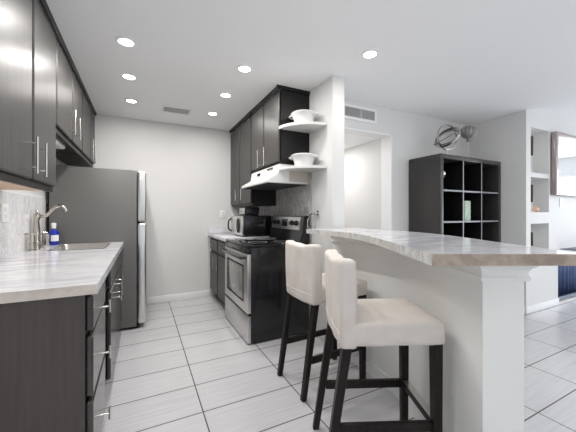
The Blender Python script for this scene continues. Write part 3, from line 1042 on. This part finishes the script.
# armillary sphere
ax, ay, az = 3.30, 2.27, KZ + .001
ar = thing('armillary_sphere', 'silver armillary sphere of open rings on top of the black bookcase', 'ornament', (ax, ay, az))
obj('base', lathe(bmesh.new(), (ax, ay, az), [(.055, 0), (.055, .008), (.02, .014), (.008, .022)], 24), M['nickel'], ar)
obj('rod', T([(ax, ay, az + .02), (ax, ay, az + .115)], .006), M['nickel'], ar)
cz = az + .262
def hoop(r, normal, wd, m_, name):
    """flat band ring"""
    bm = bmesh.new()
    rows = []
    R_ = Vector((0, 0, 1)).rotation_difference(Vector(normal).normalized()).to_matrix()
    n = 48
    for rr, hh in ((r, -wd / 2), (r, wd / 2), (r - .006, wd / 2), (r - .006, -wd / 2)):
        rows.append([bm.verts.new(Vector((ax, ay, cz)) + R_ @ Vector((rr * math.cos(2 * PI * k / n), rr * math.sin(2 * PI * k / n), hh))) for k in range(n)])
    for i in range(4):
        a, c = rows[i], rows[(i + 1) % 4]
        for k in range(n):
            bm.faces.new((a[k], a[(k + 1) % n], c[(k + 1) % n], c[k]))
    obj(name, bm, m_, ar)
hoop(.155, (-.10, -1, 0), .022, M['pewter'], 'ring')
hoop(.148, (-.72, -.04, .50), .028, M['pewter'], 'ring')
hoop(.128, (-.66, -.10, .56), .020, M['bowl_grey'], 'ring')
d = Vector((.475, -.69, .45)).normalized()
c = Vector((ax, ay, cz))
obj('arrow', T([c - d * .165, c - d * .13, c - d * .10, c + d * .15], [.010, .022, .006, .004], 8), M['bowl_grey'], ar)

# wire balloon ornament
gx, gy, gz = 3.74, 2.29, KZ + .001
ba = thing('balloon_ornament', 'grey hot-air-balloon shaped ornament on a thin white stand above the bookcase', 'ornament', (gx, gy, gz))
obj('base', lathe(bmesh.new(), (gx, gy, gz), [(.05, 0), (.05, .008), (.006, .014)], 20), M['white'], ba)
obj('rod', T([(gx, gy, gz + .01), (gx, gy, gz + .27)], .004), M['white'], ba)
prof = [(.018, .262), (.022, .268), (.016, .285), (.022, .305), (.052, .318), (.076, .340), (.090, .370), (.092, .395), (.084, .425), (.062, .448), (.03, .460), (.004, .462)]
obj('balloon', lathe(bmesh.new(), (gx, gy, gz), prof, 28), M['bowl_grey'], ba)
bm = bmesh.new()
for k in range(14):
    a = 2 * PI * k / 14
    tube(bm, [(gx + (r + .002) * math.cos(a), gy + (r + .002) * math.sin(a), gz + h) for r, h in prof[3:-1]], .003, 5)
obj('ribs', bm, M['nickel'], ba)

# ------------------------------------------------------------------ niche pieces, mirror, fireplace
for (z0, z1), (ha, hb), lab in zip(NICHES, ((.215, .46), (.125, .345), (.10, .27)), ('in the top wall niche', 'in the middle wall niche', 'in the lowest wall niche')):
    cx, cy = 4.322, 1.862
    t = thing('candle', 'dark brown pillar candle on a pale slim holder ' + lab, 'candle', (cx, cy, z0), 'dark candles in the wall niches')
    obj('holder', lathe(bmesh.new(), (cx, cy, z0), [(.030, .0005), (.030, .008), (.008, .016), (.008, ha - .012), (.024, ha - .004), (.024, ha)], 20), M['porcelain'], t)
    obj('wax', lathe(bmesh.new(), (cx, cy, z0), [(.017, ha + .0005), (.018, ha + .01), (.018, hb - .012), (.016, hb - .002), (.004, hb)], 20), M['niche_wood'], t)
sh = thing('shell_ornament', 'small orange and cream shell ornament in the middle wall niche', 'ornament', (4.40, 1.93, NICHES[1][0]))
m = mat('shell', (.75, .5, .33), .5)
nt, N, L, b = nodes(m)
L.new(ramp(m, noise(m, coords(m), 40, 3), [(.4, (.78, .62, .5)), (.6, (.62, .33, .18))]), b.inputs['Base Color'])
bm = bmesh.new()
lathe(bm, (4.43, 1.88, NICHES[1][0] + .0005), [(.03, 0), (.05, .02), (.045, .05), (.02, .075), (.006, .085)], 18)
obj('shell', bm, m, sh)
bm = bmesh.new()
lathe(bm, (4.53, 1.93, NICHES[1][0] + .0005), [(.02, 0), (.035, .015), (.03, .04), (.008, .06)], 18)
obj('pebble', bm, m, sh)
for (z0, z1) in NICHES[:1]:
    t = thing('niche_light', 'small round light in the top of the upper wall niche', 'light', (4.30, 1.92, z1))
    obj('lens', lathe(bmesh.new(), (4.29, 1.90, z1), [(.04, -.0005), (.04, -.006), (.03, -.010)], 24), M['lamp'], t)
    obj('rim', lathe(bmesh.new(), (4.29, 1.90, z1), [(.052, -.0005), (.05, -.007), (.0405, -.008), (.0405, -.0005)], 24, closed=False), M['trim'], t)

mi = thing('mirror', 'large silver-brown framed wall mirror above the fireplace', 'mirror', (5.6, 1.80, 1.43))
X0, X1, Z0, Z1 = 4.69, 6.30, 1.435, 2.245
fwid = .050
tl = .004       # the top leans out from the wall
def lean(bm):
    for v in bm.verts:
        v.co.y -= tl * (v.co.z - Z0) / (Z1 - Z0)
    return bm
bm = bmesh.new()
for a, b_, c, d in ((X0, X0 + fwid, Z0, Z1), (X1 - fwid, X1, Z0, Z1), (X0 + fwid, X1 - fwid, Z0, Z0 + fwid * .8), (X0 + fwid, X1 - fwid, Z1 - fwid, Z1)):
    box(bm, a, b_, 1.755, 1.812, c, d, bevel=.008)
obj('frame', lean(bm), M['frame'], mi)
obj('glass', lean(B(X0 + fwid - .004, X1 - fwid + .004, 1.785, 1.805, Z0 + fwid * .8 - .004, Z1 - fwid + .004)), M['mirror'], mi)

fp = thing('fireplace', 'navy fireplace with pleated mesh curtain in the right wall', 'fireplace', (5.6, 1.85, 0))
bm = bmesh.new()
n = 90
va, vb = [], []
for k in range(n + 1):
    x = FX0 + .02 + (FX1 - FX0 - .04) * k / n
    y = 1.90 + .012 * math.sin(k * 1.55) + .006 * math.sin(k * .7)
    va.append(bm.verts.new((x, y, FZ0 + .07)))
    vb.append(bm.verts.new((x, y, FZ1 - .02)))
for k in range(n):
    bm.faces.new((va[k], va[k + 1], vb[k + 1], vb[k]))
o = obj('mesh_curtain', bm, M['mesh_navy'], fp)
md = o.modifiers.new('thick', 'SOLIDIFY')
md.thickness = .003
bm = bmesh.new()
box(bm, FX0 + .002, FX0 + .022, 1.83, 1.92, FZ0 + .002, FZ1 - .002)
box(bm, FX1 - .022, FX1 - .002, 1.83, 1.92, FZ0 + .002, FZ1 - .002)
box(bm, FX0 + .022, FX1 - .022, 1.83, 1.92, FZ0 + .002, FZ0 + .06)
box(bm, FX0 + .022, FX1 - .022, 1.83, 1.92, FZ1 - .02, FZ1 - .002)
obj('surround', bm, M['navy'], fp)
mn = thing('mantel_shelf', 'navy topped white mantel shelf over the fireplace at the right edge', 'shelf', (5.6, 1.7, .70))
obj('shelf_board', B(4.88, 6.35, 1.50, 1.819, .685, .728, bevel=.004), M['trim'], mn)
obj('shelf_top', B(4.90, 6.33, 1.515, 1.80, .7285, .738, bevel=.003), M['navy'], mn)

# ------------------------------------------------------------------ bar stools (built in their own frame: +x towards the bar, +y to the far side)
def cushion(bm, x0, x1, y0, y1, z0, z1, r, seg=4, cuts=4):
    box(bm, x0, x1, y0, y1, z0, z1, bevel=r, seg=seg)
    return bm
def make_stool(label):
    t = thing('bar_stool', label, 'stool', (0, 0, 0), 'bar stools with cream covers')
    hw = .194
    zs, zh, zt = .715, .612, 1.0        # seat top, hem, top of the back
    ff, fb, bt = .245, -.225, .080      # front edge, back face, back thickness
    ly = hw - .027
    for s in (-1, 1):
        obj('leg', quadtaper(bmesh.new(), (fb + .030 - .092, s * ly, .001), (fb + .036, s * (ly - .002), zh + .03), .0165, .021), M['stool_wood'], t)
        obj('leg', quadtaper(bmesh.new(), (ff - .030, s * ly, .001), (ff - .032, s * (ly - .002), zh + .03), .018, .022), M['stool_wood'], t)
    for s in (-1, 1):
        y = s * ly
        obj('side_rail', B(fb - .005, ff - .045, y - .011, y + .011, .222, .264, bevel=.002), M['stool_wood'], t)
    fr_ = obj('foot_rail', B(ff - .043, ff - .019, -(ly - .018), ly - .018, .222, .264, bevel=.002), M['stool_wood'], t)
    obj('kick_plate', B(ff - .047, ff - .013, -(ly - .019), ly - .019, .2642, .267), M['steel'], fr_)
    # seat: cover with a dropped skirt
    bm = box(bmesh.new(), fb + .03, ff, -hw, hw, zh, zs, bevel=.018, seg=4)
    for k in range(2):
        bmesh.ops.subdivide_edges(bm, edges=[e_ for e_ in bm.edges if e_.calc_length() > .08], cuts=3, use_grid_fill=True)
    for v in bm.verts:
        if v.co.z > zs - .02:
            f = max(0, 1 - (abs(v.co.x - .02) / .24) ** 2) * max(0, 1 - (v.co.y / hw) ** 2)
            v.co.z += .012 * f
        if v.co.z < zh + .05:
            v.co.y += .002 * math.sin(31 * v.co.x)
            v.co.x += .002 * math.sin(27 * v.co.y)
    o = obj('seat_cover', bm, M['cotton'], t)
    bmh = bmesh.new()
    e = .001
    tube(bmh, [(a, c, zh + .018) for a, c in ((fb + .09, -hw - e), (ff - .02, -hw - e), (ff + e, -hw + .02), (ff + e, hw - .02), (ff - .02, hw + e), (fb + .09, hw + e))], .0022, 6)
    obj('hem', bmh, M['cotton'], o)
    # backrest cover, hanging a little lower than the seat skirt at its middle
    z0 = zh - .012
    bm = bmesh.new()
    bmesh.ops.create_cube(bm, size=1.0)
    for v in bm.verts:
        v.co = Vector((fb + bt / 2 + v.co.x * bt, v.co.y * 2 * hw, (z0 + zt) / 2 + v.co.z * (zt - z0)))
    bmesh.ops.bevel(bm, geom=bm.edges[:], offset=.022, segments=4, affect='EDGES', profile=.5)
    bmesh.ops.subdivide_edges(bm, edges=[e_ for e_ in bm.edges if abs(e_.verts[0].co.y - e_.verts[1].co.y) > .2], cuts=11, use_grid_fill=True)
    bmesh.ops.subdivide_edges(bm, edges=[e_ for e_ in bm.edges if abs(e_.verts[0].co.z - e_.verts[1].co.z) > .2], cuts=12, use_grid_fill=True)
    for v in bm.verts:
        q = v.co
        h = (q.z - z0) / (zt - z0)
        y = q.y / hw
        q.x -= .010 * h + .008 * math.cos(y * PI / 2) * h
        if h > .8:
            q.z -= .016 * math.cos(y * PI / 2) * (h - .8) / .2 - .003 * math.sin(7 * y)
        q.x += .0022 * math.sin(9 * y + 5 * h)
        if h < .12:
            q.z -= .012 * math.cos(y * PI / 2)
    ob = obj('backrest_cover', bm, M['cotton'], t)
    bmh = bmesh.new()
    pts = []
    for k in range(13):
        y = -.95 + 1.9 * k / 12
        h = .17 - .02 * math.cos(y * PI / 2)
        pts.append((fb - .010 * h - .008 * math.cos(y * PI / 2) * h + .0022 * math.sin(9 * y + 5 * h) - .0005, y * hw, z0 + h * (zt - z0)))
    tube(bmh, pts, .0022, 6)
    obj('seam', bmh, M['cotton'], ob)
    return t
s1 = make_stool('cream covered bar stool with dark legs, nearest the camera at the bar')
s1.location = (1.062, 1.111, 0)
s1.rotation_euler = (0, 0, -.424)
def copy_tree(o, parent=None):
    c_ = o.copy()
    COL.objects.link(c_)
    c_.parent = parent
    for ch_ in [x for x in S.objects if x.parent == o]:
        copy_tree(ch_, c_)
    return c_
s2 = copy_tree(s1)
s2['label'] = 'cream covered bar stool farther from the camera, in front of the black range side'
s2.location = (1.208, 1.795, 0)
s2.rotation_euler = (0, 0, .03)
